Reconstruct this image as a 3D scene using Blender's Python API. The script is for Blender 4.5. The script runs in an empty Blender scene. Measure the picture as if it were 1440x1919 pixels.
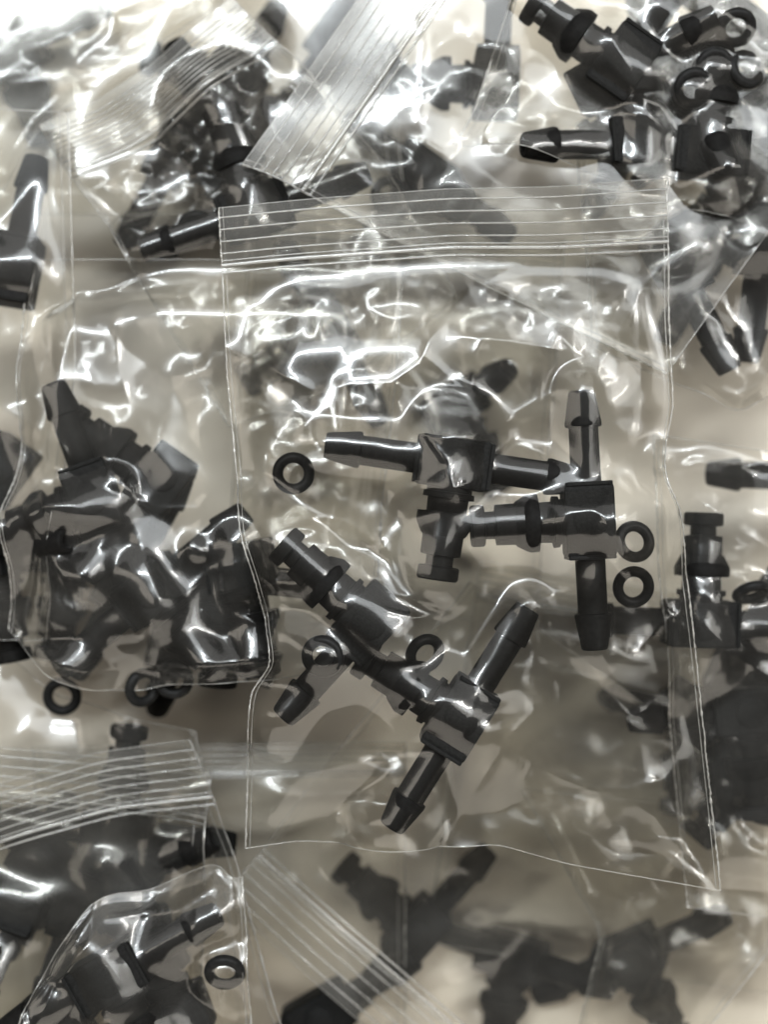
import bpy, bmesh, math, random
import numpy as np
from mathutils import Vector, Matrix
sc = bpy.context.scene
C = sc.collection
random.seed(7); RNG = np.random.RandomState(11)
MM = 0.001
# ------------------------------------------------------------------ camera
CAMH, ZREF, K0 = 240.0, 40.0, 0.0714          # mm, mm, mm per photo pixel at ZREF
cam = bpy.data.cameras.new('camera'); camo = bpy.data.objects.new('camera', cam); C.objects.link(camo)
camo.location = (0, 0, CAMH*MM)
cam.sensor_fit = 'VERTICAL'; cam.sensor_height = 24; cam.sensor_width = 18
cam.lens = 24*(CAMH-ZREF)/(1919*K0)
cam.clip_start = 0.005; cam.clip_end = 20
cam.dof.use_dof = True; cam.dof.focus_distance = (CAMH-44)*MM; cam.dof.aperture_fstop = cam.lens/5.4
sc.camera = camo
# ------------------------------------------------------------------ light
w = bpy.data.worlds.new('World'); sc.world = w; w.use_nodes = True
w.node_tree.nodes['Background'].inputs[0].default_value = (1.0, 0.93, 0.82, 1)
w.node_tree.nodes['Background'].inputs[1].default_value = 0.05
def area(name, loc, sx, sy, radiance, col, target=(0, 0, 0.03)):
    l = bpy.data.lights.new(name, 'AREA'); l.shape = 'RECTANGLE'; l.size = sx; l.size_y = sy
    l.energy = radiance*math.pi*sx*sy; l.color = col
    o = bpy.data.objects.new(name, l); C.objects.link(o); o.location = loc
    d = Vector(target)-Vector(loc); o.rotation_euler = d.to_track_quat('-Z', 'Y').to_euler()
    return o
area('ceiling_glow', (0.0, 0.95, 1.15), 2.4, 1.3, 0.72, (1.0, 0.985, 0.95))
area('added_fill', (0.1, -1.6, 0.75), 2.6, 1.1, 1.5, (1.0, 0.92, 0.80))  # added warm fill to brighten the lower half, no known lamp there
area('ceiling_panel', (0.30, 0.62, 1.24), 1.5, 0.42, 4.0, (0.93, 0.98, 1.0))
area('ceiling_lamp', (-0.25, 0.60, 1.26), 0.7, 0.08, 52, (0.90, 0.97, 1.0))
area('ceiling_lamp', (0.75, 0.50, 1.2), 0.06, 0.45, 42, (1.0, 0.98, 0.93))
area('added_side_light', (1.0, 0.25, 1.1), 0.4, 1.3, 2.9, (1.0, 0.97, 0.90))  # added light at the right, gives upright creases their glints
area('added_side_light', (-1.05, 0.15, 1.1), 0.4, 1.2, 2.4, (1.0, 0.92, 0.80))  # its warmer partner at the left, added for the same glints
vs = sc.view_settings; vs.view_transform = 'Standard'; vs.look = 'None'; vs.exposure = 0.38; vs.gamma = 1.0
cy = sc.cycles
cy.max_bounces = 10; cy.diffuse_bounces = 3; cy.glossy_bounces = 3; cy.transmission_bounces = 4
cy.transparent_max_bounces = 64; cy.use_denoising = True; cy.caustics_reflective = False; cy.caustics_refractive = False
cy.sample_clamp_indirect = 4.0

def U(px, py, z):
    k = K0*(CAMH-z)/(CAMH-ZREF)
    return ((px-720)*k, (959.5-py)*k)
# ------------------------------------------------------------------ materials
def mat(name):
    m = bpy.data.materials.new(name); m.use_nodes = True; nt = m.node_tree; nt.nodes.clear()
    return m, nt, nt.nodes.new('ShaderNodeOutputMaterial')
def lnk(nt, a, b): nt.links.new(a, b)
def film_mat(name, haze=0.008, tint=(0.99, 0.985, 0.97), gloss=1.5, rough=0.055, bump=0.25, scale=900):
    m, nt, out = mat(name); N = nt.nodes
    co = N.new('ShaderNodeTexCoord')
    no = N.new('ShaderNodeTexNoise'); no.inputs['Scale'].default_value = scale; no.inputs['Detail'].default_value = 3
    lnk(nt, co.outputs['Object'], no.inputs['Vector'])
    bu = N.new('ShaderNodeBump'); bu.inputs['Strength'].default_value = bump; bu.inputs['Distance'].default_value = 0.00006
    lnk(nt, no.outputs['Fac'], bu.inputs['Height'])
    fr = N.new('ShaderNodeFresnel'); fr.inputs['IOR'].default_value = 1.5; lnk(nt, bu.outputs['Normal'], fr.inputs['Normal'])
    mu = N.new('ShaderNodeMath'); mu.operation = 'MULTIPLY'; mu.use_clamp = True; mu.inputs[1].default_value = gloss
    lnk(nt, fr.outputs[0], mu.inputs[0])
    gl = N.new('ShaderNodeBsdfGlossy'); gl.inputs['Roughness'].default_value = rough; lnk(nt, bu.outputs['Normal'], gl.inputs['Normal'])
    g2 = N.new('ShaderNodeBsdfGlossy'); g2.inputs['Roughness'].default_value = .19
    gm = N.new('ShaderNodeMixShader'); gm.inputs[0].default_value = .62; lnk(nt, gl.outputs[0], gm.inputs[1]); lnk(nt, g2.outputs[0], gm.inputs[2])
    no2 = N.new('ShaderNodeTexNoise'); no2.inputs['Scale'].default_value = 120; no2.inputs['Detail'].default_value = 6
    lnk(nt, co.outputs['Object'], no2.inputs['Vector'])
    mr = N.new('ShaderNodeMapRange'); mr.inputs['From Min'].default_value = .3; mr.inputs['From Max'].default_value = .7
    mr.inputs['To Min'].default_value = haze*0.5; mr.inputs['To Max'].default_value = haze*1.5
    lnk(nt, no2.outputs['Fac'], mr.inputs['Value'])
    tr = N.new('ShaderNodeBsdfTransparent'); tr.inputs[0].default_value = (*tint, 1)
    di = N.new('ShaderNodeBsdfDiffuse'); di.inputs[0].default_value = (.82, .8, .76, 1)
    tl = N.new('ShaderNodeBsdfTranslucent'); tl.inputs[0].default_value = (.82, .8, .76, 1)
    m1 = N.new('ShaderNodeMixShader'); m1.inputs[0].default_value = .5; lnk(nt, di.outputs[0], m1.inputs[1]); lnk(nt, tl.outputs[0], m1.inputs[2])
    m2 = N.new('ShaderNodeMixShader'); lnk(nt, mr.outputs[0], m2.inputs[0]); lnk(nt, tr.outputs[0], m2.inputs[1]); lnk(nt, m1.outputs[0], m2.inputs[2])
    m3 = N.new('ShaderNodeMixShader'); lnk(nt, mu.outputs[0], m3.inputs[0]); lnk(nt, m2.outputs[0], m3.inputs[1]); lnk(nt, gm.outputs[0], m3.inputs[2])
    lnk(nt, m3.outputs[0], out.inputs[0])
    return m
FILM = film_mat('clear_polythene_film')
VEIL = film_mat('cloudy_polythene_film', haze=0.03, gloss=1.6, rough=0.075)
BACK = film_mat('clear_polythene_back', haze=0.008, gloss=1.0)
SEAM = film_mat('heat_sealed_seam', haze=0.5, gloss=3.0, rough=0.12, bump=0.6, scale=2500)
RIDGE = film_mat('moulded_ridge', haze=0.42, gloss=3.2, rough=0.12)
STRIP = film_mat('lip_strip_film', haze=0.07, gloss=1.6, rough=0.08)
TRACK = film_mat('zipper_track_plastic', haze=0.36, gloss=3.2, rough=0.12)
def black_mat(name, col, rough, bump, bscale, grit=0.0):
    m, nt, out = mat(name); N = nt.nodes
    p = N.new('ShaderNodeBsdfPrincipled'); p.inputs['Roughness'].default_value = rough; p.inputs['Specular IOR Level'].default_value = .07
    co = N.new('ShaderNodeTexCoord')
    no = N.new('ShaderNodeTexNoise'); no.inputs['Scale'].default_value = bscale; no.inputs['Detail'].default_value = 4
    lnk(nt, co.outputs['Object'], no.inputs['Vector'])
    cr = N.new('ShaderNodeValToRGB'); cr.color_ramp.elements[0].position = .3; cr.color_ramp.elements[1].position = .75
    cr.color_ramp.elements[0].color = (*[c*.75 for c in col], 1); cr.color_ramp.elements[1].color = (*[c*1.4 for c in col], 1)
    lnk(nt, no.outputs['Fac'], cr.inputs[0]); lnk(nt, cr.outputs[0], p.inputs['Base Color'])
    bu = N.new('ShaderNodeBump'); bu.inputs['Strength'].default_value = bump; bu.inputs['Distance'].default_value = 0.0001
    lnk(nt, no.outputs['Fac'], bu.inputs['Height']); lnk(nt, bu.outputs['Normal'], p.inputs['Normal'])
    lnk(nt, p.outputs[0], out.inputs[0]); return m
NYLON = black_mat('black_nylon', (.0065, .0063, .006), .6, .5, 1600)
NYLONB = black_mat('black_nylon_block', (.010, .010, .0098), .62, 1.0, 2600)
RUBBER = black_mat('black_rubber', (.012, .012, .012), .38, .2, 1500)
BORE = black_mat('dark_bore', (.004, .004, .004), .8, .1, 800)
def table_mat():
    m, nt, out = mat('cream_paper_surface'); N = nt.nodes
    p = N.new('ShaderNodeBsdfPrincipled'); p.inputs['Roughness'].default_value = .7
    co = N.new('ShaderNodeTexCoord')
    no = N.new('ShaderNodeTexNoise'); no.inputs['Scale'].default_value = 25; no.inputs['Detail'].default_value = 8
    lnk(nt, co.outputs['Object'], no.inputs['Vector'])
    cr = N.new('ShaderNodeValToRGB'); cr.color_ramp.elements[0].color = (.68, .61, .52, 1); cr.color_ramp.elements[1].color = (.80, .74, .65, 1)
    lnk(nt, no.outputs['Fac'], cr.inputs[0]); lnk(nt, cr.outputs[0], p.inputs['Base Color']); lnk(nt, p.outputs[0], out.inputs[0]); return m
TABLE = table_mat()
# ------------------------------------------------------------------ helpers
def mesh_obj(name, verts, faces, m, parent=None, smooth=True):
    me = bpy.data.meshes.new(name); me.from_pydata([tuple(float(c) for c in v) for v in verts], [], [tuple(int(i) for i in f) for f in faces]); me.materials.append(m)
    if smooth: me.polygons.foreach_set('use_smooth', [True]*len(me.polygons))
    me.update(); o = bpy.data.objects.new(name, me); C.objects.link(o)
    if parent: o.parent = parent
    return o
def sheet_mesh(name, P, m, parent):
    n, k, _ = P.shape
    idx = np.arange(n*k).reshape(n, k)
    f = np.stack([idx[:-1, :-1], idx[1:, :-1], idx[1:, 1:], idx[:-1, 1:]], -1).reshape(-1, 4)
    a, b = P[-1, 0]-P[0, 0], P[0, -1]-P[0, 0]
    if a[0]*b[1]-a[1]*b[0] < 0: f = f[:, ::-1]
    me = bpy.data.meshes.new(name)
    me.vertices.add(n*k); me.vertices.foreach_set('co', (P*MM).astype(np.float32).ravel())
    me.loops.add(f.size); me.loops.foreach_set('vertex_index', f.ravel().astype(np.int32))
    me.polygons.add(len(f)); me.polygons.foreach_set('loop_start', np.arange(0, f.size, 4, dtype=np.int32))
    me.polygons.foreach_set('use_smooth', np.ones(len(f), bool))
    me.materials.append(m); me.update(calc_edges=True)
    o = bpy.data.objects.new(name, me); C.objects.link(o); o.parent = parent; return o
def tube(name, pts, r, m, parent, sides=6, flat=1.0, lift=0.0):
    pts = np.asarray(pts, float); n = len(pts)
    t = np.gradient(pts, axis=0); t /= np.linalg.norm(t, axis=1)[:, None]+1e-9
    up = np.array([0, 0, 1.]); s = np.cross(t, up); s /= np.linalg.norm(s, axis=1)[:, None]+1e-9; nn = np.cross(s, t)
    if np.isscalar(r): r = np.full(n, r)
    V = []
    for j in range(sides):
        a = 2*math.pi*j/sides
        V.append(pts + (s*math.cos(a) + nn*math.sin(a)*flat)*r[:, None] + np.array([0, 0, lift]))
    V = np.stack(V, 1).reshape(-1, 3)*MM
    F = [(i*sides+j, (i+1)*sides+j, (i+1)*sides+(j+1) % sides, i*sides+(j+1) % sides) for i in range(n-1) for j in range(sides)]
    return mesh_obj(name, V, F, m, parent)
def lathe(name, prof, m, parent, rot, seg=28, off=(0, 0, 0)):
    """prof: (x, r) in mm along local +X; rot = angle (deg) of the axis in the local XY plane"""
    V = []; F = []
    for x, r in prof:
        for j in range(seg):
            a = 2*math.pi*j/seg; V.append((x, r*math.cos(a), r*math.sin(a)))
    n = len(prof)
    for i in range(n-1):
        for j in range(seg): F.append((i*seg+j, i*seg+(j+1) % seg, (i+1)*seg+(j+1) % seg, (i+1)*seg+j))
    F.append(tuple(range(seg))[::-1]); F.append(tuple((n-1)*seg+j for j in range(seg)))
    R = Matrix.Rotation(math.radians(rot), 3, 'Z')
    V = [(R @ Vector(v)+Vector(off))*MM for v in V]
    o = mesh_obj(name, V, F, m, parent)
    me = o.data
    bm = bmesh.new(); bm.from_mesh(me); bmesh.ops.recalc_face_normals(bm, faces=bm.faces)
    for e in bm.edges:
        if len(e.link_faces) == 2 and e.calc_face_angle(0) > math.radians(38): e.smooth = False
    bm.to_mesh(me); bm.free(); return o
def bevel_box(name, dx, dy, dz, bev, m, parent, off=(0, 0, 0), extra=None):
    bm = bmesh.new(); bmesh.ops.create_cube(bm, size=1)
    for v in bm.verts: v.co = Vector((v.co.x*dx, v.co.y*dy, v.co.z*dz))*MM
    bmesh.ops.bevel(bm, geom=bm.edges[:]+bm.verts[:], offset=bev*MM, segments=2, affect='EDGES', profile=.6)
    bmesh.ops.translate(bm, verts=bm.verts[:], vec=Vector(off)*MM)
    me = bpy.data.meshes.new(name); bm.to_mesh(me); bm.free(); me.materials.append(m)
    o = bpy.data.objects.new(name, me); C.objects.link(o); o.parent = parent; return o
def tag(o, label, cat, group=None, kind=None):
    if label: o['label'] = label
    if cat: o['category'] = cat
    if group: o['group'] = group
    if kind: o['kind'] = kind
# ------------------------------------------------------------------ fittings
P1 = 0.0714
def barb_prof(L):
    # from the block outwards: plain tube, step, cone, open end
    return [(3.9, 2.35), (4.6, 2.35), (4.75, 2.02), (L-5.0, 1.98), (L-4.9, 1.98), (L-4.75, 2.42), (L-4.35, 2.46), (L-.5, 1.82), (L-.12, 1.70), (L, 1.55), (L, 1.05), (L-3.5, 1.0)]
STEM = [(3.1, 3.0), (3.9, 3.05), (3.95, 3.4), (4.7, 3.45), (4.75, 2.75), (6.6, 2.7), (6.7, 3.85), (7.8, 3.9), (8.2, 3.75), (9.6, 3.0), (9.75, 2.75), (12.3, 2.7), (12.45, 1.85), (13.7, 1.82), (13.8, 2.6), (14.0, 2.78), (15.4, 2.78), (15.65, 2.55), (15.65, 1.1), (13.5, 1.0)]
CACHE = {}
def build_proto(kind):
    r = bpy.data.objects.new(kind, None); C.objects.link(r); r.empty_display_size = .004
    bevel_box('block', 6.6, 9.4, 6.0, .5, NYLONB, r)
    lathe('block_boss', [(0, 2.2), (.3, 2.2), (.45, 2.0)], NYLONB, r, 0)
    b = r.children[-1]
    for v in b.data.vertices: v.co = Vector((v.co.z, v.co.y, v.co.x+2.95*MM))
    bevel_box('end_plate', 6.2, .55, 6.3, .18, NYLONB, r, off=(0, 4.85, 0))
    lathe('hose_barb', barb_prof(17.2), NYLON, r, 90)
    if kind == 'tee_fitting':
        bevel_box('end_plate', 6.2, .55, 6.3, .18, NYLONB, r, off=(0, -4.85, 0))
        lathe('hose_barb', barb_prof(17.2), NYLON, r, -90)
    lathe('plug_stem', STEM, NYLON, r, 0)
    return r
PROTO = {}
FIT = []   # records for the height field
def fitting(kind, px, py, deg, z, label, tilt=0, roll=0, mirror=False, group='black plastic pipe fittings in the bags', at=None):
    """deg: direction of the plug stem in the picture (0 right, 90 down); z of its centre in mm"""
    if kind not in PROTO: PROTO[kind] = build_proto(kind); r = PROTO[kind]
    else:
        s = PROTO[kind]; r = s.copy(); C.objects.link(r)
        for ch in s.children:
            c = ch.copy(); C.objects.link(c); c.parent = r
    x, y = U(px, py, z)
    r.location = (x*MM, y*MM, z*MM)
    # 'elbow' barb leaves at local +Y; mirror turns the piece over
    R = Matrix.Rotation(math.radians(-deg), 3, 'Z') @ Matrix.Rotation(math.radians(tilt), 3, 'Y') @ Matrix.Rotation(math.radians(roll+(180 if mirror else 0)), 3, 'X')
    r.rotation_euler = R.to_euler()
    r['label'] = label; r['category'] = 'pipe fitting'; r['group'] = group
    segs = [((-3, 0, 0), (3, 0, 0), 4.4), ((4, 0, 0), (15.6, 0, 0), 3.2), ((0, 3, 0), (0, 17, 0), 2.3)]
    if kind == 'tee_fitting': segs.append(((0, -3, 0), (0, -17, 0), 2.3))
    for a, b, rr in segs:
        FIT.append((np.array(R @ Vector(a))+np.array([x, y, z]), np.array(R @ Vector(b))+np.array([x, y, z]), rr))
    return r
RING = {}
def ring(px, py, z, label, tx=0, ty=0, group='black rubber O-rings in the bags'):
    if 'm' not in RING:
        R, rr, V, F = 2.12, .74, [], []
        for i in range(40):
            for j in range(16):
                a, b = 2*math.pi*i/40, 2*math.pi*j/16
                V.append(((R+rr*math.cos(b))*math.cos(a)*MM, (R+rr*math.cos(b))*math.sin(a)*MM, rr*math.sin(b)*MM))
                F.append((i*16+j, ((i+1) % 40)*16+j, ((i+1) % 40)*16+(j+1) % 16, i*16+(j+1) % 16))
        o = mesh_obj('o_ring', V, F, RUBBER); RING['m'] = o
    else:
        o = RING['m'].copy(); C.objects.link(o)
    x, y = U(px, py, z); o.location = (x*MM, y*MM, z*MM); o.rotation_euler = (math.radians(tx), math.radians(ty), 0)
    tag(o, label, 'O-ring', group)
    FIT.append((np.array([x-.6, y, z-1.3]), np.array([x+.6, y, z-1.3]), 2.7))
    return o
# ------------------------------------------------------------------ film simulation
def resample(pl, n, jit=0.0, closed_ends=True):
    pl = np.asarray(pl, float)
    d = np.r_[0, np.cumsum(np.linalg.norm(np.diff(pl, axis=0), axis=1))]
    t = np.linspace(0, d[-1], n)
    out = np.stack([np.interp(t, d, pl[:, 0]), np.interp(t, d, pl[:, 1])], 1)
    if len(pl) > 2 and n > 20:      # round the corners a little
        for _ in range(max(2, n//50)): out[1:-1] = (out[:-2]+2*out[1:-1]+out[2:])/4
    if jit:
        nz = RNG.randn(n, 2); nz[1:-1] = (nz[:-2]+nz[1:-1]+nz[2:])/3; nz[0] = nz[-1] = 0; out += nz*jit
    return out
def coons(top, bot, lef, rig):
    n, k = len(lef), len(top)
    v = np.linspace(0, 1, n)[:, None, None]; u = np.linspace(0, 1, k)[None, :, None]
    T, B, L, R = top[None], bot[None], lef[:, None], rig[:, None]
    return (1-v)*T+v*B+(1-u)*L+u*R-((1-u)*(1-v)*top[0]+u*(1-v)*top[-1]+(1-u)*v*bot[0]+u*v*bot[-1])
def smooth_noise(n, k, cells, rs):
    a, b = max(3, int(cells*n/k)+2), cells+2
    g = rs.randn(a, b)
    y = np.linspace(0, a-1.001, n); x = np.linspace(0, b-1.001, k)
    yi, xi = y.astype(int), x.astype(int); fy, fx = y-yi, x-xi
    fy = fy*fy*(3-2*fy); fx = fx*fx*(3-2*fx)
    g = g[yi]*(1-fy)[:, None]+g[np.minimum(yi+1, a-1)]*fy[:, None]
    return g[:, xi]*(1-fx)+g[:, np.minimum(xi+1, b-1)]*fx
class HField:
    def __init__(s, segs, lo, hi, base, step=.35):
        s.lo, s.step = lo, step
        nx, ny = int((hi[0]-lo[0])/step)+2, int((hi[1]-lo[1])/step)+2
        X, Y = np.meshgrid(lo[0]+np.arange(nx)*step, lo[1]+np.arange(ny)*step)
        H = np.full(X.shape, -200.0, float)
        for a, b, r in segs:
            ab = (b-a)[:2]; L2 = (ab**2).sum()+1e-6
            t = np.clip(((X-a[0])*ab[0]+(Y-a[1])*ab[1])/L2, 0, 1)
            d2 = (X-a[0]-t*ab[0])**2+(Y-a[1]-t*ab[1])**2
            zz = a[2]+t*(b[2]-a[2])+np.sqrt(np.maximum(r*r-d2, 0))
            d = np.sqrt(d2); rt = r*.72; zt = a[2]+t*(b[2]-a[2])
            sk = zt+r*.70-(d-rt)*.7
            zz = np.where(d < rt, zz, sk)
            H = np.maximum(H, np.where(d < r*3, zz+.12, -200.))
        s.top = H.max() if len(segs) else base
        H = np.maximum(H, s.top-9 if len(segs) else -200.)+.3
        for _ in range(9):
            Q = H.copy(); Q[1:-1, 1:-1] = (H[:-2, 1:-1]+H[2:, 1:-1]+H[1:-1, :-2]+H[1:-1, 2:]+H[1:-1, 1:-1])/5; H = Q
        s.H = H; s.nx, s.ny = nx, ny
    def __call__(s, P):
        x = np.clip((P[..., 0]-s.lo[0])/s.step, 0, s.nx-1.01); y = np.clip((P[..., 1]-s.lo[1])/s.step, 0, s.ny-1.01)
        i = x.astype(int); j = y.astype(int); fx = x-i; fy = y-j; H = s.H
        return (H[j, i]*(1-fx)+H[j, i+1]*fx)*(1-fy)+(H[j+1, i]*(1-fx)+H[j+1, i+1]*fx)*fy
PAIRS = [((0, 1), 1.0), ((1, 0), 1.0), ((1, 1), .7), ((1, -1), .7), ((0, 3), .45), ((3, 0), .45), ((3, 3), .3), ((3, -3), .3), ((0, 6), .2), ((6, 0), .2)]
def sl(d, n):
    a = slice(0, n-d) if d >= 0 else slice(-d, n); b = slice(d, n) if d >= 0 else slice(0, n+d); return a, b
def relax(P, rest, its, H, pin, flatw, zflat, grav, plat):
    n, k, _ = P.shape
    cnt = np.zeros((n, k, 1)); views = []
    for (dy, dx), wt in PAIRS:
        ay, by = sl(dy, n); ax, bx = sl(dx, k); views.append((ay, ax, by, bx, wt)); cnt[ay, ax] += wt; cnt[by, bx] += wt
    edge0 = P[..., :2].copy()
    for it in range(its):
        D = np.zeros_like(P)
        for (ay, ax, by, bx, wt), r in zip(views, rest):
            d = P[by, bx]-P[ay, ax]; L = np.sqrt((d*d).sum(-1))+1e-9
            e = (L-r)/L
            if wt < .5: e = np.minimum(e, 0)*1.0       # bending: only resists folding
            c = d*(e*.5*wt)[..., None]; D[ay, ax] += c; D[by, bx] -= c
        P += D/cnt*1.7
        P[..., 2] -= grav
        P[..., :2] += (edge0-P[..., :2])*pin[..., None]
        P[..., 2] += (zflat-P[..., 2])*flatw
        h = np.maximum(H(P), plat); P[..., 2] = np.maximum(P[..., 2], h)
    return P
def restlens(G, slack):
    n, k, _ = G.shape; out = []
    for (dy, dx), wt in PAIRS:
        ay, by = sl(dy, n); ax, bx = sl(dx, k)
        L = np.sqrt(((G[by, bx]-G[ay, ax])**2).sum(-1)); s = (slack[by, bx]+slack[ay, ax])/2
        out.append(L*(1+s)*(1 if wt > .5 else .992))
    return out
def up(P, n, k):
    a, b, _ = P.shape
    y = np.linspace(0, a-1, n); x = np.linspace(0, b-1, k)
    yi = np.minimum(y.astype(int), a-2); xi = np.minimum(x.astype(int), b-2); fy = (y-yi)[:, None, None]; fx = (x-xi)[None, :, None]
    return (P[yi][:, xi]*(1-fy)*(1-fx)+P[yi+1][:, xi]*fy*(1-fx)+P[yi][:, xi+1]*(1-fy)*fx+P[yi+1][:, xi+1]*fy*fx)
def seg_dist(X, Y, pl):
    best = np.full(X.shape, 1e9); tt = np.zeros(X.shape); sd = np.zeros(X.shape); acc = 0
    lens = [math.dist(pl[i], pl[i+1]) for i in range(len(pl)-1)]; tot = sum(lens)
    for i in range(len(pl)-1):
        (x0, y0), (x1, y1) = pl[i], pl[i+1]; dx, dy = x1-x0, y1-y0; L2 = dx*dx+dy*dy
        t = np.clip(((X-x0)*dx+(Y-y0)*dy)/L2, 0, 1)
        d = np.hypot(X-x0-t*dx, Y-y0-t*dy); side = np.sign((X-x0)*dy-(Y-y0)*dx)
        m = d < best; best = np.where(m, d, best); tt = np.where(m, (acc+t*lens[i])/tot, tt); sd = np.where(m, side, sd); acc += lens[i]
    return best, tt, sd
def crumple(X, Y, rs, size, jump):
    """facets: a gentle tilt inside each patch, sharp valley and ridge lines between patches"""
    x0, x1, y0, y1 = X.min(), X.max(), Y.min(), Y.max(); Z = 0*X
    for sgn in (1, -1):
        th = rs.rand()*math.pi; st = rs.uniform(1.2, 1.9); c_, s_ = math.cos(th), math.sin(th)
        U_ = (X*c_+Y*s_)/st; V_ = -X*s_+Y*c_
        wx = .9*smooth_noise(*X.shape, 4, rs); wy = .9*smooth_noise(*X.shape, 4, rs)
        U_ = U_+wx; V_ = V_+wy
        u0, u1, v0, v1 = U_.min(), U_.max(), V_.min(), V_.max(); N = int(max(8, (u1-u0)*(v1-v0)/size**2))
        best = np.full(X.shape, -1e9); kap = jump/(2*size)
        for i in range(N):
            p = (rs.uniform(u0, u1), rs.uniform(v0, v1)); tx, ty = rs.randn(2)*jump*.35; c0 = rs.randn()*size*jump*.12
            du, dv = U_-p[0], V_-p[1]
            best = np.maximum(best, -kap*(du*du+dv*dv)+tx*du+ty*dv+c0)
        Z += sgn*best
    return Z-Z.mean()
def folds(X, Y, rs, amp):
    Z = 0*X; cx, cy_ = X.mean(), Y.mean(); n, k = X.shape
    for i in range(10):
        a = rs.rand()*math.pi; lam = rs.uniform(9, 26)
        w1 = 2.2*smooth_noise(n, k, 2, rs); m = np.clip(smooth_noise(n, k, 3, rs)*1.3-.1, 0, 1.4)
        ph = (X*math.cos(a)+Y*math.sin(a))/lam+w1*.35+rs.rand()
        f = ph-np.floor(ph); p = rs.uniform(.15, .4)
        tri = np.where(f < p, f/p, (1-f)/(1-p))
        Z += amp*.10*lam*(tri**1.25-.4)*m
    return Z
def bag(label, z, top, bot, lef, rig, contents=(), slack=.013, res=150, zipper=True, creases=(), zslope=None, zip_v=.095, seed=1, amp=1.0, grav=.0015, lift=0, lines=4, stiff=1.0, fold=1.0, plat_drop=4.4):
    """outline polylines in photo pixels at height z; contents = slice of FIT records"""
    rs = np.random.RandomState(seed); K = K0*(CAMH-z)/(CAMH-ZREF)
    cv = lambda pl: [U(a, b, z) for a, b in pl]
    top, bot, lef, rig = map(cv, (top, bot, lef, rig))
    plen = lambda p: sum(math.dist(p[i], p[i+1]) for i in range(len(p)-1))
    k = res; n = int(res*max(plen(lef), plen(rig))/max(plen(top), plen(bot)))
    n = max(40, min(n, int(res*1.6)))
    P = None
    allp = np.array(top+bot+lef+rig); lo = allp.min(0)-3; hi = allp.max(0)+3
    hf = HField([q for q in contents if max(q[0][2], q[1][2]) > z-2], lo, hi, -1e3)
    zfun = (lambda X, Y: z+0*X) if zslope is None else (lambda X, Y: z+zslope[0]*X+zslope[1]*Y)
    for lv, (f, its) in enumerate(((4, 160), (2, 110), (1, 90))):
        kk, nn = max(12, k//f), max(12, n//f)
        G2 = coons(resample(top, kk), resample(bot, kk), resample(lef, nn), resample(rig, nn))
        base = zfun(G2[..., 0], G2[..., 1])
        G = np.concatenate([G2, base[..., None]], -1)
        v = np.linspace(0, 1, nn)[:, None]*np.ones((1, kk)); uu = np.ones((nn, 1))*np.linspace(0, 1, kk)[None]
        ed = np.minimum(np.minimum(uu, 1-uu), np.minimum(v, 1-v))
        rim = np.clip(ed/.05, 0, 1)
        zs = np.clip((v-zip_v)/.06, 0, 1) if zipper else rim
        sl_ = slack*np.minimum(zs, 1)*(.55+.45*rim)*(1+.6*smooth_noise(nn, kk, 4, np.random.RandomState(seed+5)).clip(-1, 1.5))
        e2 = np.clip(np.minimum(np.minimum(uu, 1-uu), (1-v))/.16, 0, 1)*np.clip((v-(zip_v if zipper else 0))/.16, 0, 1); e2 = e2*e2*(3-2*e2)
        plat = base+np.clip((hf.top if hf.top > 0 else z)-z-plat_drop, 0, 6)*e2
        if P is None:
            P = G.copy()
            for _ in range(260):       # membrane stretched over the contents
                Z = P[..., 2]; Z[1:-1, 1:-1] = (Z[:-2, 1:-1]+Z[2:, 1:-1]+Z[1:-1, :-2]+Z[1:-1, 2:])/4
                Z += (base+1.0-Z)*.012; Z[:] = np.where(rim < .02, base, Z); Z[:] = np.maximum(Z, np.maximum(hf(P), plat))
            P[..., 2] += folds(P[..., 0], P[..., 1], rs, amp)*rim*zs
        else:
            P = up(P, nn, kk); P[..., 2] += .05*smooth_noise(nn, kk, 22, rs)*rim*zs
        pin = np.where(ed < 1.5/kk, 1.0, 0.0) + (np.clip(1-zs, 0, 1)*.5 if zipper else 0)
        pin = np.clip(pin, 0, 1)
        flatw = np.where(ed < 1.0/kk, .35, .0)+(np.clip(1-zs, 0, 1)*.25 if zipper else 0)
        flatw = np.clip(flatw+.004*stiff, 0, 1)
        wav = .5*smooth_noise(nn, kk, 3, np.random.RandomState(seed+9))
        P = relax(P, restlens(G, sl_), its, hf, pin, flatw, base+.35+wav+lift*rim, grav, plat)
    for _ in range(20):
        Z = P[..., 2]; Q = Z.copy(); Q[1:-1, 1:-1] = (Z[:-2, 1:-1]+Z[2:, 1:-1]+Z[1:-1, :-2]+Z[1:-1, 2:]+4*Z[1:-1, 1:-1])/8; P[..., 2] = Q
    mod = np.clip(.75+.6*smooth_noise(P.shape[0], P.shape[1], 4, rs), .15, 1.5)
    cz = crumple(P[..., 0], P[..., 1], np.random.RandomState(seed+77), 11.5, .21*fold)+crumple(P[..., 0], P[..., 1], np.random.RandomState(seed+78), 5.5, .04*fold)
    for _ in range(2): cz[1:-1, 1:-1] = (cz[:-2, 1:-1]+cz[2:, 1:-1]+cz[1:-1, :-2]+cz[1:-1, 2:]+4*cz[1:-1, 1:-1])/8
    P[..., 2] = np.maximum(P[..., 2]+cz*mod*zs*rim, hf(P)-.35)
    for _ in range(1):
        Z = P[..., 2]; Z[1:-1, 1:-1] = (Z[:-2, 1:-1]+Z[2:, 1:-1]+Z[1:-1, :-2]+Z[1:-1, 2:]+6*Z[1:-1, 1:-1])/10
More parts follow.
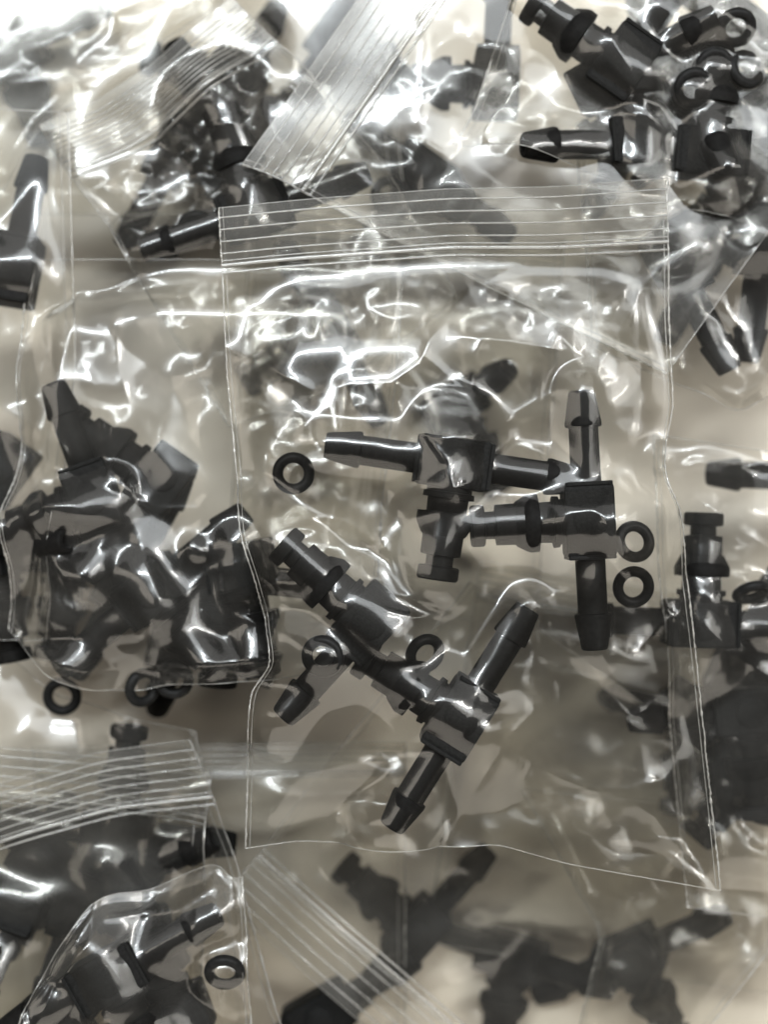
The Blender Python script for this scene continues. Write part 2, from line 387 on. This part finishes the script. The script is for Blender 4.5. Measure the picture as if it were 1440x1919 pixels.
    # hand placed creases (photo pixels): pts, height mm, width px
    if creases:
        kx = (CAMH-P[..., 2])/(CAMH-ZREF)*K0
        X = P[..., 0]/kx+720; Y = 959.5-P[..., 1]/kx
        for c in creases:
            pl, hgt, wd = c[:3]; skew = c[3] if len(c) > 3 else 0
            d, t, sd = seg_dist(X, Y, pl)
            wdl = np.where(sd > 0, wd*(1+skew), wd*(1-skew))
            P[..., 2] += .75*hgt*np.exp(-d/(1.25*wdl))*(np.sin(np.pi*np.clip(t*.9+.05, 0, 1))**.4)
    P[..., :2] += (rs.randn(*P.shape[:2])*.05)[..., None]*0
    # ragged cut sides
    jit = np.cumsum(rs.randn(P.shape[0]))*.012; jit -= np.linspace(jit[0], jit[-1], len(jit)); P[:, -1, 0] += jit+rs.randn(len(jit))*.03
    jit = rs.randn(P.shape[0])*.03; P[:, 0, 0] += jit
    e = bpy.data.objects.new('zip_bag', None); C.objects.link(e); e.empty_display_size = .01
    tag(e, label, 'zip bag', 'clear zip bags heaped on the table')
    o = sheet_mesh('front_film', P, FILM if res > 200 else VEIL, e)
    # back film: lies below, joined at the rim
    kk, nn = k//2, n//2
    Bk = up(P, nn, kk); G2 = coons(resample(top, kk), resample(bot, kk), resample(lef, nn), resample(rig, nn))
    v = np.linspace(0, 1, nn)[:, None]*np.ones((1, kk)); uu = np.ones((nn, 1))*np.linspace(0, 1, kk)[None]
    rim = np.clip(np.minimum(np.minimum(uu, 1-uu), (1-v))/.06, 0, 1)*np.clip((v-.01)/.1, 0, 1)
    zb = zfun(G2[..., 0], G2[..., 1])-.35+.45*smooth_noise(nn, kk, 9, rs)+.5*np.abs(smooth_noise(nn, kk, 6, rs))-.2*np.abs(smooth_noise(nn, kk, 20, rs))
    Bk[..., 2] = Bk[..., 2]*(1-rim)+np.minimum(zb, Bk[..., 2]-.15)*rim-.06
    sheet_mesh('back_film', Bk, BACK, e)
    # seams
    def line(A, r, name, m, flat=.5, lf=0): return tube(name, A, r, m, e, 6, flat, lf)
    rr = .085
    for c0, c1 in ((0, 2), (-1, -3)):
        line(P[:, c0], .05+.07*np.abs(smooth_noise(len(P), 3, 3, rs)[:, 1])+.03*rs.rand(len(P)), 'side_seam', SEAM, .8)
        line(P[:, c1], .03+.05*np.clip(np.abs(rs.randn(len(P)).cumsum()*.2 % 1.4-.7), 0, 1), 'side_seam', SEAM, .8)
    line(P[-1], .05, 'bottom_fold', SEAM); line(P[0], .05, 'top_lip', SEAM)
    if zipper:
        m_ = max(3, int(zip_v*.95*(P.shape[0]-1))); sheet_mesh('lip_strip', P[:m_+1]+np.array([0, 0, .07]), STRIP, e)
        def row(vv):
            f = vv*(P.shape[0]-1); i = int(f); return P[i]*(1-(f-i))+P[i+1]*(f-i)
        for q in range(lines): line(row(zip_v*(.16+.58*q/(lines-1))), .10+.035*rs.rand(P.shape[1]), 'ridge_line', RIDGE, .9, .05)
        line(row(zip_v*.93), .30, 'zipper_track', TRACK, .6, .15); line(row(zip_v*.86), .09, 'ridge_line', RIDGE, .9, .12); line(row(zip_v*1.05), .17, 'zipper_track', TRACK, .9, .12)
    return e
# ------------------------------------------------------------------ the surface
t = mesh_obj('tabletop', [(-.4, -.4, 0), (.4, -.4, 0), (.4, .4, 0), (-.4, .4, 0)], [(0, 1, 2, 3)], TABLE, smooth=False)
tag(t, None, None, kind='structure')

#DATA

def c(h, w, *p): return ([(p[i], p[i+1]) for i in range(0, len(p), 2)], h, w)
# ================= deepest layer
i = len(FIT)
fitting('tee_fitting', 150, 1690, 20, 23, 'blurred dark tee deep under the zip strip at the lower left', 0, 0)
fitting('tee_fitting', 225, 1650, 60, 23, 'blurred dark tee leaning on another under the lower left zip strip', 8, 20)
fitting('tee_fitting', 40, 1690, 200, 24, 'blurred dark tee at the left edge under the zip strip', 0, 30)
fitting('tee_fitting', 90, 1620, 120, 20, 'dark blurred tee among others under the lower left zip strip', 8, 20)
bag('deep clear zip bag at the lower left under the curved zip strip', 8, [(-350, 1330), (420, 1400)], [(-350, 2300), (380, 2300)], [(-350, 1330), (-350, 2300)], [(420, 1400), (380, 2300)], FIT[i:], seed=21, res=80, fold=.3, amp=.7)
i = len(FIT)
fitting('tee_fitting', 620, 620, 150, 12, 'dark blurred tee deep behind the upper left of the top bag', 5, 20)
fitting('elbow_fitting', 850, 760, 60, 5, 'dark blurred elbow deep behind the middle of the top bag', 0, 60)
bag('deep clear bag hidden below the middle of the top bag', 8, [(480, 380), (1050, 460)], [(430, 1100), (1000, 1170)], [(480, 380), (430, 1100)], [(1050, 460), (1000, 1170)], FIT[i:], seed=22, res=80, fold=.3, amp=.7)
i = len(FIT)
fitting('tee_fitting', 1300, 1340, 100, 6, 'dark blurred tee deep below the right side of the top bag', 0, 30)
bag('deep clear bag under the lower right of the top bag', 6, [(900, 1050), (1500, 1150)], [(800, 1760), (1480, 1860)], [(900, 1050), (800, 1760)], [(1500, 1150), (1480, 1860)], FIT[i:], seed=23, res=80, fold=.3, amp=.7)
i = len(FIT)
fitting('tee_fitting', 450, 170, 200, 9, 'dark tee blurred behind the ribbed strip at the top left', 0, 20)
fitting('tee_fitting', 330, 280, 30, 14, 'dark blurred tee low in the curled bag at the upper left', 10, 20)
fitting('tee_fitting', 20, 90, 70, 5, 'dark blurred tee in the top left corner', 0, 10)
bag('deep clear bag across the upper left corner', 6, [(-200, -150), (700, -180)], [(-150, 420), (760, 420)], [(-200, -150), (-150, 420)], [(700, -180), (760, 420)], FIT[i:], seed=24, res=80, fold=.3, amp=.7)
# ================= left edge bag
i = len(FIT); z = 20
fitting('elbow_fitting', 26, 510, 189.5, z+6, 'black elbow cut by the left edge with its barb pointing up', 0, 6, mirror=True)
fitting('tee_fitting', -70, 700, 190, z+5, 'black tee mostly outside the left edge below another', 0, 20)
fitting('elbow_fitting', 5, 880, 215, z+4, 'black elbow cut by the left edge beside the wrinkled left bag', 0, 0)
fitting('tee_fitting', -10, 1040, 80, z+4, 'black tee at the left edge under the wrinkled left bag', 0, 40)
bag('clear bag at the left edge holding black tees', z, [(-700, 200), (150, 240)], [(-700, 1190), (110, 1190)], [(-700, 200), (-700, 1190)], [(150, 240), (165, 700), (110, 1190)], FIT[i:], seed=31, res=110, zipper=False)
# ================= top left corner bag
i = len(FIT); z = 20
bag('crumpled clear bag with bright glints in the top left corner', z, [(-420, 40), (300, -480)], [(-60, 470), (75, 235), (250, 115), (432, -5), (600, -150)], [(-420, 40), (-60, 470)], [(300, -480), (600, -150)], FIT[i:], seed=32, res=150, zipper=False, amp=2.0, slack=.04, fold=2.2,
    creases=[c(.5, 9, 0, 150, 60, 110, 110, 90, 150, 125, 200, 110, 240, 60, 300, 10), c(.4, 8, 10, 160, 100, 150, 180, 160, 260, 120), c(.4, 8, 120, 300, 200, 190, 300, 90, 330, 20), c(.3, 7, 0, 330, 90, 280, 160, 230), c(.4, 7, 200, 240, 230, 150, 260, 140)])
# ================= curled bag, upper left
i = len(FIT); z = 24
fitting('tee_fitting', 479, 397, 251, z+3, 'black tee under the corner of the top bag, one barb pointing left', 0, 0)
ring(370, 425, z+1.5, 'black O-ring standing behind the barb at the upper left', 50, 0)
ring(500, 370, z+2.5, 'black O-ring just above the left corner of the top bag', 20, 0)
fitting('elbow_fitting', 430, 270, 330, z-12, 'dark elbow low in the curled upper left bag', 0, 30)
bag('clear bag with a ribbed curled zip strip across the upper left', z, [(75, 235), (180, 190), (300, 110), (432, -5)], [(430, 800), (640, 720), (860, 560)], [(75, 235), (110, 300), (210, 430), (290, 570), (430, 800)], [(432, -5), (520, 85), (568, 126), (620, 190), (760, 380), (860, 560)], FIT[i:], seed=53, res=150, zip_v=.17, lines=8,
    creases=[c(.35, 9, 205, 450, 225, 425, 270, 410, 330, 390), c(.35, 9, 370, 280, 420, 292, 470, 293), c(.3, 9, 385, 235, 430, 232, 500, 225), c(.3, 8, 320, 370, 400, 365, 430, 330), c(.25, 12, 125, 320, 130, 480), c(.25, 10, 335, 240, 340, 265)])
# ================= strip bag, top centre
i = len(FIT); z = 33
fitting('elbow_fitting', 930, 160, 182, z-12, 'grey looking elbow seen through film at the top centre', 0, 0, mirror=True)
fitting('tee_fitting', 800, 330, 130, 10, 'dark blurred tee deep under the straight slanting zip strip bag', 0, 20)
fitting('tee_fitting', 640, 60, 40, 8, 'dark blurred tee deep at the top centre under the slanting strip', 0, 20)
ring(857, 378, z-1, 'black O-ring half hidden behind the top lip of the top bag')
ring(730, 365, z-14, 'blurred O-ring beneath the film above the top bag')
bag('clear bag with a straight zip strip slanting across the top centre', z, [(455, 310), (690, -30), (933, -385)], [(1250, 700), (1500, 350), (1730, 10)], [(455, 310), (505, 325), (590, 372), (800, 480), (1060, 610), (1250, 700)], [(933, -385), (1730, 10)], FIT[i:], seed=34, res=150, fold=.5, zip_v=.15, lines=5,
    creases=[c(.5, 8, 790, 30, 797, 80, 792, 130, 795, 180, 785, 230, 800, 270, 835, 290), c(.3, 10, 655, 270, 660, 320, 705, 365), c(.3, 7, 800, 315, 795, 360), c(.3, 7, 550, 350, 585, 335)])
# ================= top right bag
i = len(FIT); z = 30
fitting('elbow_fitting', 1165, 125, 215, z+2, 'large elbow with a block showing its round boss, at the top right', 0, 0, mirror=True)
fitting('tee_fitting', 1275, 150, 150, z-2.5, 'black tee under the rings at the top right', 20, 30)
fitting('elbow_fitting', 1135, 150, 64, z-1, 'elbow pointing its barb to the upper right near the top edge', 0, 20)
fitting('tee_fitting', 1330, 290, 275, z+1, 'tee with a barb running to the right edge below the rings', 0, 0)
fitting('elbow_fitting', 1198, 270, 266, z+.5, 'glossy elbow with its open barb pointing left above the zip strip', 0, 14)
fitting('elbow_fitting', 1420, 190, 100, z-2, 'dark elbow at the right edge below the rings', 0, 20)
fitting('tee_fitting', 1215, 215, 30, z-9, 'dark tee buried under the glossy elbow at the top right', 0, 30)
fitting('tee_fitting', 1390, 60, 140, z-8, 'dark tee buried behind the standing ring at the top right', 0, 30)
fitting('tee_fitting', 1400, 350, 60, z-10, 'dark tee lowest in the heap at the right edge near the top', 0, 20)
ring(1380, 52, z+4.4, 'O-ring standing tilted at the top right', 40, 0)
ring(1340, 128, z+3.8, 'O-ring lying among the fittings at the top right', 15, 0)
ring(1300, 165, z+4, 'O-ring partly under another one at the top right', 25, 10)
ring(1400, 130, z+3.5, 'O-ring at the right edge below the standing one', -10, 20)
bag('full clear bag at the top right crowded with fittings and O-rings', z, [(1080, -560), (1900, -500)], [(850, 272), (1000, 300), (1140, 345), (1250, 392), (1345, 416), (1440, 424), (1900, 470)], [(1080, -560), (960, 0), (880, 235), (850, 272)], [(1900, -500), (1900, 470)], FIT[i:], seed=35, res=170,
    creases=[c(.6, 12, 1075, 255, 1120, 225, 1170, 210, 1220, 220, 1275, 268), c(.5, 9, 1120, 60, 1150, 75, 1165, 110, 1195, 180, 1235, 230), c(.4, 7, 980, 0, 985, 70, 985, 120, 930, 190, 900, 270), c(.4, 9, 1345, 416, 1300, 380, 1255, 380), c(.4, 9, 1345, 416, 1400, 390, 1440, 385), c(.4, 10, 1150, 70, 1180, 20, 1200, -20)])
# ================= right bag below it
i = len(FIT); z = 26
fitting('elbow_fitting', 1266, 492, -27, z+3, 'black elbow with its barb pointing down at the right', mirror=True)
fitting('tee_fitting', 1330, 440, 20, z-6, 'dark tee buried beneath the others right of the zip strip', 0, 20)
fitting('tee_fitting', 1430, 450, 5, z+3, 'black tee at the right edge with a barb pointing down', 0, 10)
bag('clear bag at the right with its torn looking corner', z, [(1080, 260), (1760, 300)], [(1110, 650), (1265, 720), (1320, 742), (1378, 782), (1440, 738), (1760, 700)], [(1080, 260), (1110, 650)], [(1760, 300), (1760, 700)], FIT[i:], seed=36, res=130, zipper=False,
    creases=[c(.6, 8, 1375, 575, 1385, 520, 1380, 485, 1400, 480, 1425, 520), c(.4, 7, 1285, 610, 1330, 590, 1385, 625, 1388, 680, 1380, 705, 1430, 720), c(.3, 7, 1280, 615, 1320, 640, 1375, 720), c(.3, 7, 1375, 780, 1440, 730)])
# ================= right bag, middle
i = len(FIT); z = 26
fitting('tee_fitting', 1313, 1168, 272, z+3, 'grey tee right of the top bag with its plug stem pointing up', 0, 0)
fitting('tee_fitting', 1545, 895, 92, z-6, 'black tee lying under a bright fold at the right edge', 0, 0)
fitting('tee_fitting', 1400, 1330, 85, z-2, 'dark glossy tee low at the right edge', 0, 0)
fitting('tee_fitting', 1380, 1250, 20, z-8, 'black tee buried under the others low at the right edge', 0, 20)
fitting('tee_fitting', 1430, 1420, 130, z-7, 'black tee at the right edge lowest in the dark pile', 0, 20)
fitting('elbow_fitting', 1370, 1440, 40, z-6, 'dark elbow low at the right edge beside the long seam', 0, 20)
ring(1410, 1110, z+3, 'O-ring at the right edge beside a grey tee', 60, 20)
bag('clear bag at the right edge with a bright fold over its tees', z, [(1225, 815), (1800, 900)], [(1290, 1700), (1800, 1760)], [(1225, 815), (1228, 1100), (1290, 1700)], [(1800, 900), (1800, 1760)], FIT[i:], seed=37, res=150, zipper=False,
    creases=[c(.8, 14, 1240, 890, 1310, 870, 1440, 872, 1500, 880), c(.5, 10, 1260, 900, 1330, 950, 1440, 1030), c(.7, 14, 1300, 1150, 1360, 1210, 1440, 1270, 1500, 1300), c(.4, 8, 1390, 1095, 1440, 1110), c(.35, 8, 1340, 780, 1350, 820), c(.3, 8, 1420, 840, 1440, 880)])
# ================= bottom right bag
i = len(FIT); z = 18
fitting('tee_fitting', 1180, 1790, 60, z-10, 'dark blurred tee below the bottom edge of the top bag', 0, 20)
bag('clear bag filling the bottom right corner', z, [(980, 1480), (1560, 1530)], [(1000, 2250), (1600, 2300)], [(980, 1480), (1130, 1750), (1000, 2250)], [(1560, 1530), (1600, 2300)], FIT[i:], seed=38, res=130, zipper=False, slack=.03,
    creases=[c(.7, 10, 1300, 1600, 1345, 1690, 1400, 1760, 1440, 1830, 1480, 1850), c(.5, 9, 1350, 1660, 1385, 1720, 1390, 1760), c(.35, 9, 1225, 1700, 1245, 1830), c(.3, 9, 1340, 1490, 1375, 1560), c(.3, 10, 1130, 1700, 1200, 1780, 1250, 1830)])
# ================= bottom centre bag
i = len(FIT); z = 20
fitting('tee_fitting', 780, 1745, 222, z-13, 'blurred black tee at the bottom centre with its plug stem to the upper left', 0, 0)
fitting('tee_fitting', 960, 1790, 100, z-15, 'blurred black tee at the bottom centre right of the other', 0, 30)
fitting('tee_fitting', 600, 1900, 60, z-8, 'dark tee under the slanting strip at the bottom', 0, 0)
bag('clear bag with a straight zip strip slanting down at the bottom centre', z, [(1060, 2260), (415, 1680)], [(1560, 1620), (1170, 1290), (880, 1090)], [(1060, 2260), (1560, 1620)], [(415, 1680), (490, 1597), (590, 1460), (700, 1325), (880, 1090)], FIT[i:], seed=39, res=150, zip_v=.15, lines=4, amp=1.3, slack=.03,
    creases=[c(.35, 14, 600, 1440, 650, 1425, 740, 1420), c(.35, 12, 1050, 1620, 1080, 1700), c(.3, 12, 820, 1600, 900, 1640, 960, 1640)])
# ================= lower left bags
i = len(FIT); z = 20
fitting('tee_fitting', 222, 1560, 276, z+2, 'grey tee whose plug stem sticks up behind the ribbed strip', 0, 0)
bag('clear bag at the left with a pleated end near the loose plug stem', z, [(-60, 1180), (20, 1230), (100, 1302), (215, 1325), (365, 1370)], [(-300, 2100), (480, 2000)], [(-60, 1180), (-300, 2100)], [(365, 1370), (480, 2000)], FIT[i:], seed=40, res=120, zipper=False, fold=.6,
    creases=[c(.3, 9, 270, 1280, 300, 1330, 320, 1370), c(.3, 9, 20, 1400, 60, 1350, 110, 1330)])
i = len(FIT); z = 14
bag('clear bag whose zip strip shows left of the top bag near its lower corner', z, [(60, 1400), (760, 1390)], [(100, 2000), (760, 2000)], [(60, 1400), (100, 2000)], [(760, 1390), (760, 2000)], FIT[i:], seed=41, res=100)
# ================= wrinkled left bag
i = len(FIT); z = 28
fitting('tee_fitting', 178, 935, 160, z+3, 'veiled black tee with a barb pointing to the upper left in the left bag', 0, 0)
fitting('elbow_fitting', 300, 905, 215, z+0.5, 'veiled elbow high in the wrinkled left bag', 0, 20)
fitting('tee_fitting', 240, 1080, 30, z-5, 'black tee in the middle of the left bag', 0, 10)
fitting('tee_fitting', 285, 1107, 50, z+3, 'long black tee with a barb tip pointing to the lower left', 0, 0)
fitting('elbow_fitting', 455, 1060, 80, z+3, 'black elbow under the seam at the left of the top bag', 0, 0, mirror=True)
fitting('tee_fitting', 425, 1080, 95, z+1, 'black tee at the bottom of the left bag pointing its stem down', 0, 20)
fitting('tee_fitting', 130, 1040, 100, z-9, 'dark blurred tee behind the left edge of the wrinkled left bag', 0, 30)
fitting('tee_fitting', 330, 1190, 20, z-6, 'black tee buried lowest in the left bag', 0, 40)
ring(325, 1273, z+1.2, 'black O-ring at the bottom edge of the left bag', 8, 0)
ring(268, 1288, z+1.0, 'O-ring half hidden left of another at the left bag bottom', 10, 40)
ring(116, 1305, z-6, 'O-ring lying alone under film near the left edge', 5, 0)
bag('wrinkled clear bag at the left full of black fittings', z, [(55, 488), (250, 487), (500, 490), (757, 500)], [(18, 1180), (100, 1260), (170, 1292), (285, 1290), (300, 1280), (500, 1266), (700, 1250)], [(55, 488), (36, 690), (44, 830), (38, 900), (15, 960), (30, 1060), (18, 1180)], [(757, 500), (742, 700), (733, 800), (715, 950), (700, 1250)], FIT[i:], seed=42, res=180, plat_drop=2.6, zipper=False, amp=1.8, slack=.045, fold=1.5,
    creases=[c(.5, 11, 240, 640, 215, 600, 220, 680, 240, 760), c(.4, 9, 165, 690, 190, 790, 205, 890, 215, 770), c(.6, 14, 205, 870, 250, 930, 300, 955, 370, 955, 392, 930, 375, 880), c(.6, 12, 260, 1010, 300, 1120, 345, 1120, 390, 1070, 450, 1055), c(.5, 12, 385, 970, 330, 1060), c(.5, 10, 40, 930, 80, 950, 135, 945), c(.4, 10, 45, 790, 90, 800, 130, 860, 125, 900), c(.4, 10, 50, 960, 110, 1070, 150, 1150), c(.3, 8, 140, 1190, 180, 1130), c(.5, 10, 420, 1080, 430, 1150, 490, 1170), c(.3, 8, 180, 1195, 210, 1230, 215, 1250), c(.3, 10, 130, 500, 140, 600, 110, 700)])
# ================= lower left ribbed bag and the one over it
i = len(FIT); z = 28
bag('clear bag with a broad curved zip strip at the lower left', z, [(-470, 1640), (-200, 1550), (0, 1468), (180, 1410), (355, 1386)], [(-300, 2300), (700, 2300)], [(-470, 1640), (-300, 2300)], [(355, 1386), (395, 1478), (412, 1540), (440, 1600), (462, 1690), (520, 1900), (700, 2300)], FIT[i:], seed=43, res=150, zip_v=.125, lines=5, 
    creases=[c(.3, 8, 395, 1530, 345, 1590, 345, 1650), c(.3, 8, 290, 1560, 400, 1600)])
i = len(FIT); z = 33
fitting('tee_fitting', 204, 1826, 61, z+2, 'black tee in the bottom left bag with a barb to the upper right', 0, 0)
fitting('tee_fitting', 110, 1890, 60, z-1, 'black tee cut by the bottom edge at the left', 0, 10)
fitting('elbow_fitting', 330, 1900, 250, z-2, 'black elbow cut by the bottom edge beside the O-ring', 0, 0)
ring(421, 1822, z+3, 'black O-ring standing in the bottom left bag', 25, 0)
bag('crumpled clear bag in the bottom left corner with a raised edge', z, [(55, 1880), (115, 1770), (180, 1678), (220, 1667), (280, 1670), (340, 1640), (412, 1611), (436, 1650), (455, 1640)], [(-100, 2400), (480, 2400)], [(55, 1880), (-100, 2400)], [(455, 1640), (464, 1720), (470, 1919), (480, 2400)], FIT[i:], seed=44, res=130, zipper=False, amp=1.6, slack=.03, fold=1.6,
    creases=[c(.7, 9, 60, 1880, 120, 1800, 180, 1700, 185, 1670), c(.6, 9, 412, 1611, 400, 1660, 340, 1700, 200, 1720), c(.5, 8, 180, 1680, 170, 1760, 100, 1850, 70, 1919), c(.4, 8, 435, 1650, 440, 1700), c(.3, 8, 370, 1700, 360, 1790, 385, 1820)])
# ================= main bag on top
i0 = len(FIT); ZA = 38.0
fitting('tee_fitting', 850, 868, 98, ZA+3.6, 'black tee fitting lying crosswise high in the top bag, plug stem down')
fitting('tee_fitting', 1103, 975, 177, ZA+3.7, 'upright black tee at the right of the top bag, plug stem pointing left')
fitting('elbow_fitting', 692, 1164, 222, ZA+3.7, 'black elbow in the top bag with an O-ring lying on its barb')
fitting('tee_fitting', 862, 1345, 212, ZA+3.6, 'black tee fitting lying diagonally at the bottom of the top bag')
ring(550, 887, ZA+1.2, 'single black O-ring lying alone at the left of the top bag')
ring(605, 1230, ZA+6.9, 'black O-ring lying on the barb of the elbow fitting', 8, -12)
ring(797, 1225, ZA+2.6, 'black O-ring between the elbow fitting and lowest tee', 20, 25)
ring(1190, 1015, ZA+1.8, 'upper of the two black O-rings at the right edge of the top bag', -12, 14)
ring(1188, 1100, ZA+1.6, 'lower of the two black O-rings at the right edge of the top bag', 8, 6)
bag('large clear zip bag on top of the heap holding four black fittings and five O-rings', ZA,
    [(410, 390), (560, 376), (830, 355), (1040, 350), (1250, 335)],
    [(460, 1590), (560, 1575), (700, 1582), (880, 1585), (925, 1577), (1060, 1615), (1200, 1640), (1348, 1665)],
    [(410, 390), (416, 500), (425, 700), (440, 850), (455, 1000), (478, 1070), (502, 1170), (514, 1240), (474, 1290), (466, 1400), (460, 1590)],
    [(1250, 335), (1255, 600), (1264, 760), (1240, 890), (1272, 960), (1286, 1080), (1308, 1260), (1333, 1500), (1348, 1665)],
    FIT[i0:], slack=.014, res=220, seed=6, lines=4, amp=1.0, fold=.62,
    creases=[c(.45, 10, 425, 652, 500, 685, 583, 731), c(.45, 11, 640, 722, 735, 718, 790, 680, 805, 640, 850, 580, 900, 530, 960, 505), c(.35, 9, 800, 670, 850, 715, 885, 728), c(.5, 11, 883, 728, 893, 660, 925, 600, 950, 548),
      c(.4, 10, 865, 630, 950, 640, 1080, 662), c(.5, 10, 1008, 752, 1020, 690, 1045, 622), c(.4, 14, 1045, 622, 1080, 660, 1120, 682), c(.55, 10, 1195, 555, 1200, 640, 1203, 728), c(.5, 9, 1195, 560, 1150, 640, 1110, 700, 1125, 790, 1143, 860),
      c(.5, 14, 1190, 552, 1220, 530, 1248, 490), c(.5, 10, 790, 812, 840, 822, 885, 818, 920, 795, 955, 788), c(.5, 9, 800, 815, 838, 865, 850, 915, 862, 912, 900, 898), c(.35, 8, 935, 797, 985, 765, 1035, 738),
      c(.6, 12, 1065, 960, 1110, 955, 1135, 970, 1143, 1010, 1130, 1070, 1090, 1130, 1080, 1160), c(.45, 9, 1145, 860, 1150, 960, 1170, 1060, 1200, 1105), c(.4, 9, 1183, 893, 1230, 935, 1268, 962), c(.6, 10, 1290, 1112, 1270, 1150, 1240, 1170, 1190, 1225, 1140, 1285),
      c(.5, 10, 1230, 1128, 1260, 1150, 1300, 1200), c(.5, 10, 1195, 1225, 1215, 1270, 1228, 1310, 1215, 1330, 1180, 1345), c(.4, 9, 1130, 1290, 1180, 1345, 1175, 1390, 1130, 1420), c(.5, 9, 722, 1065, 745, 1112, 790, 1125, 835, 1143, 825, 1154, 780, 1157, 730, 1145, 700, 1128),
      c(.5, 12, 1100, 1480, 1180, 1480, 1240, 1460, 1278, 1425), c(.4, 11, 950, 1395, 1000, 1430, 1060, 1460, 1120, 1480, 1150, 1560), c(.6, 11, 1185, 1500, 1230, 1530, 1290, 1620, 1330, 1668), c(.5, 9, 1280, 1520, 1310, 1580, 1335, 1650),
      c(.35, 9, 1000, 1125, 1050, 1180, 1075, 1235), c(.35, 9, 890, 1260, 910, 1200, 960, 1140, 1000, 1122, 1080, 1105), c(.35, 9, 1070, 1220, 1040, 1290, 940, 1400, 890, 1480), c(.4, 10, 500, 765, 545, 775, 535, 830, 500, 880, 470, 925),
      c(.3, 8, 545, 765, 568, 780, 572, 805), c(.3, 6, 620, 915, 632, 950, 625, 982), c(.35, 10, 468, 985, 510, 970, 590, 968, 650, 980, 700, 1012), c(.3, 9, 700, 1015, 720, 990, 740, 920, 735, 860), c(.35, 8, 718, 1015, 742, 1075),
      c(.3, 9, 600, 1445, 650, 1430, 740, 1420), c(.4, 9, 640, 1578, 665, 1545, 695, 1545, 700, 1578), c(.35, 9, 925, 1577, 900, 1540, 870, 1480), c(.3, 8, 478, 1070, 520, 1100, 545, 1110), c(.35, 8, 500, 1000, 485, 1020, 500, 1045), c(.4, 9, 474, 1290, 520, 1232, 520, 1150, 515, 1100)])
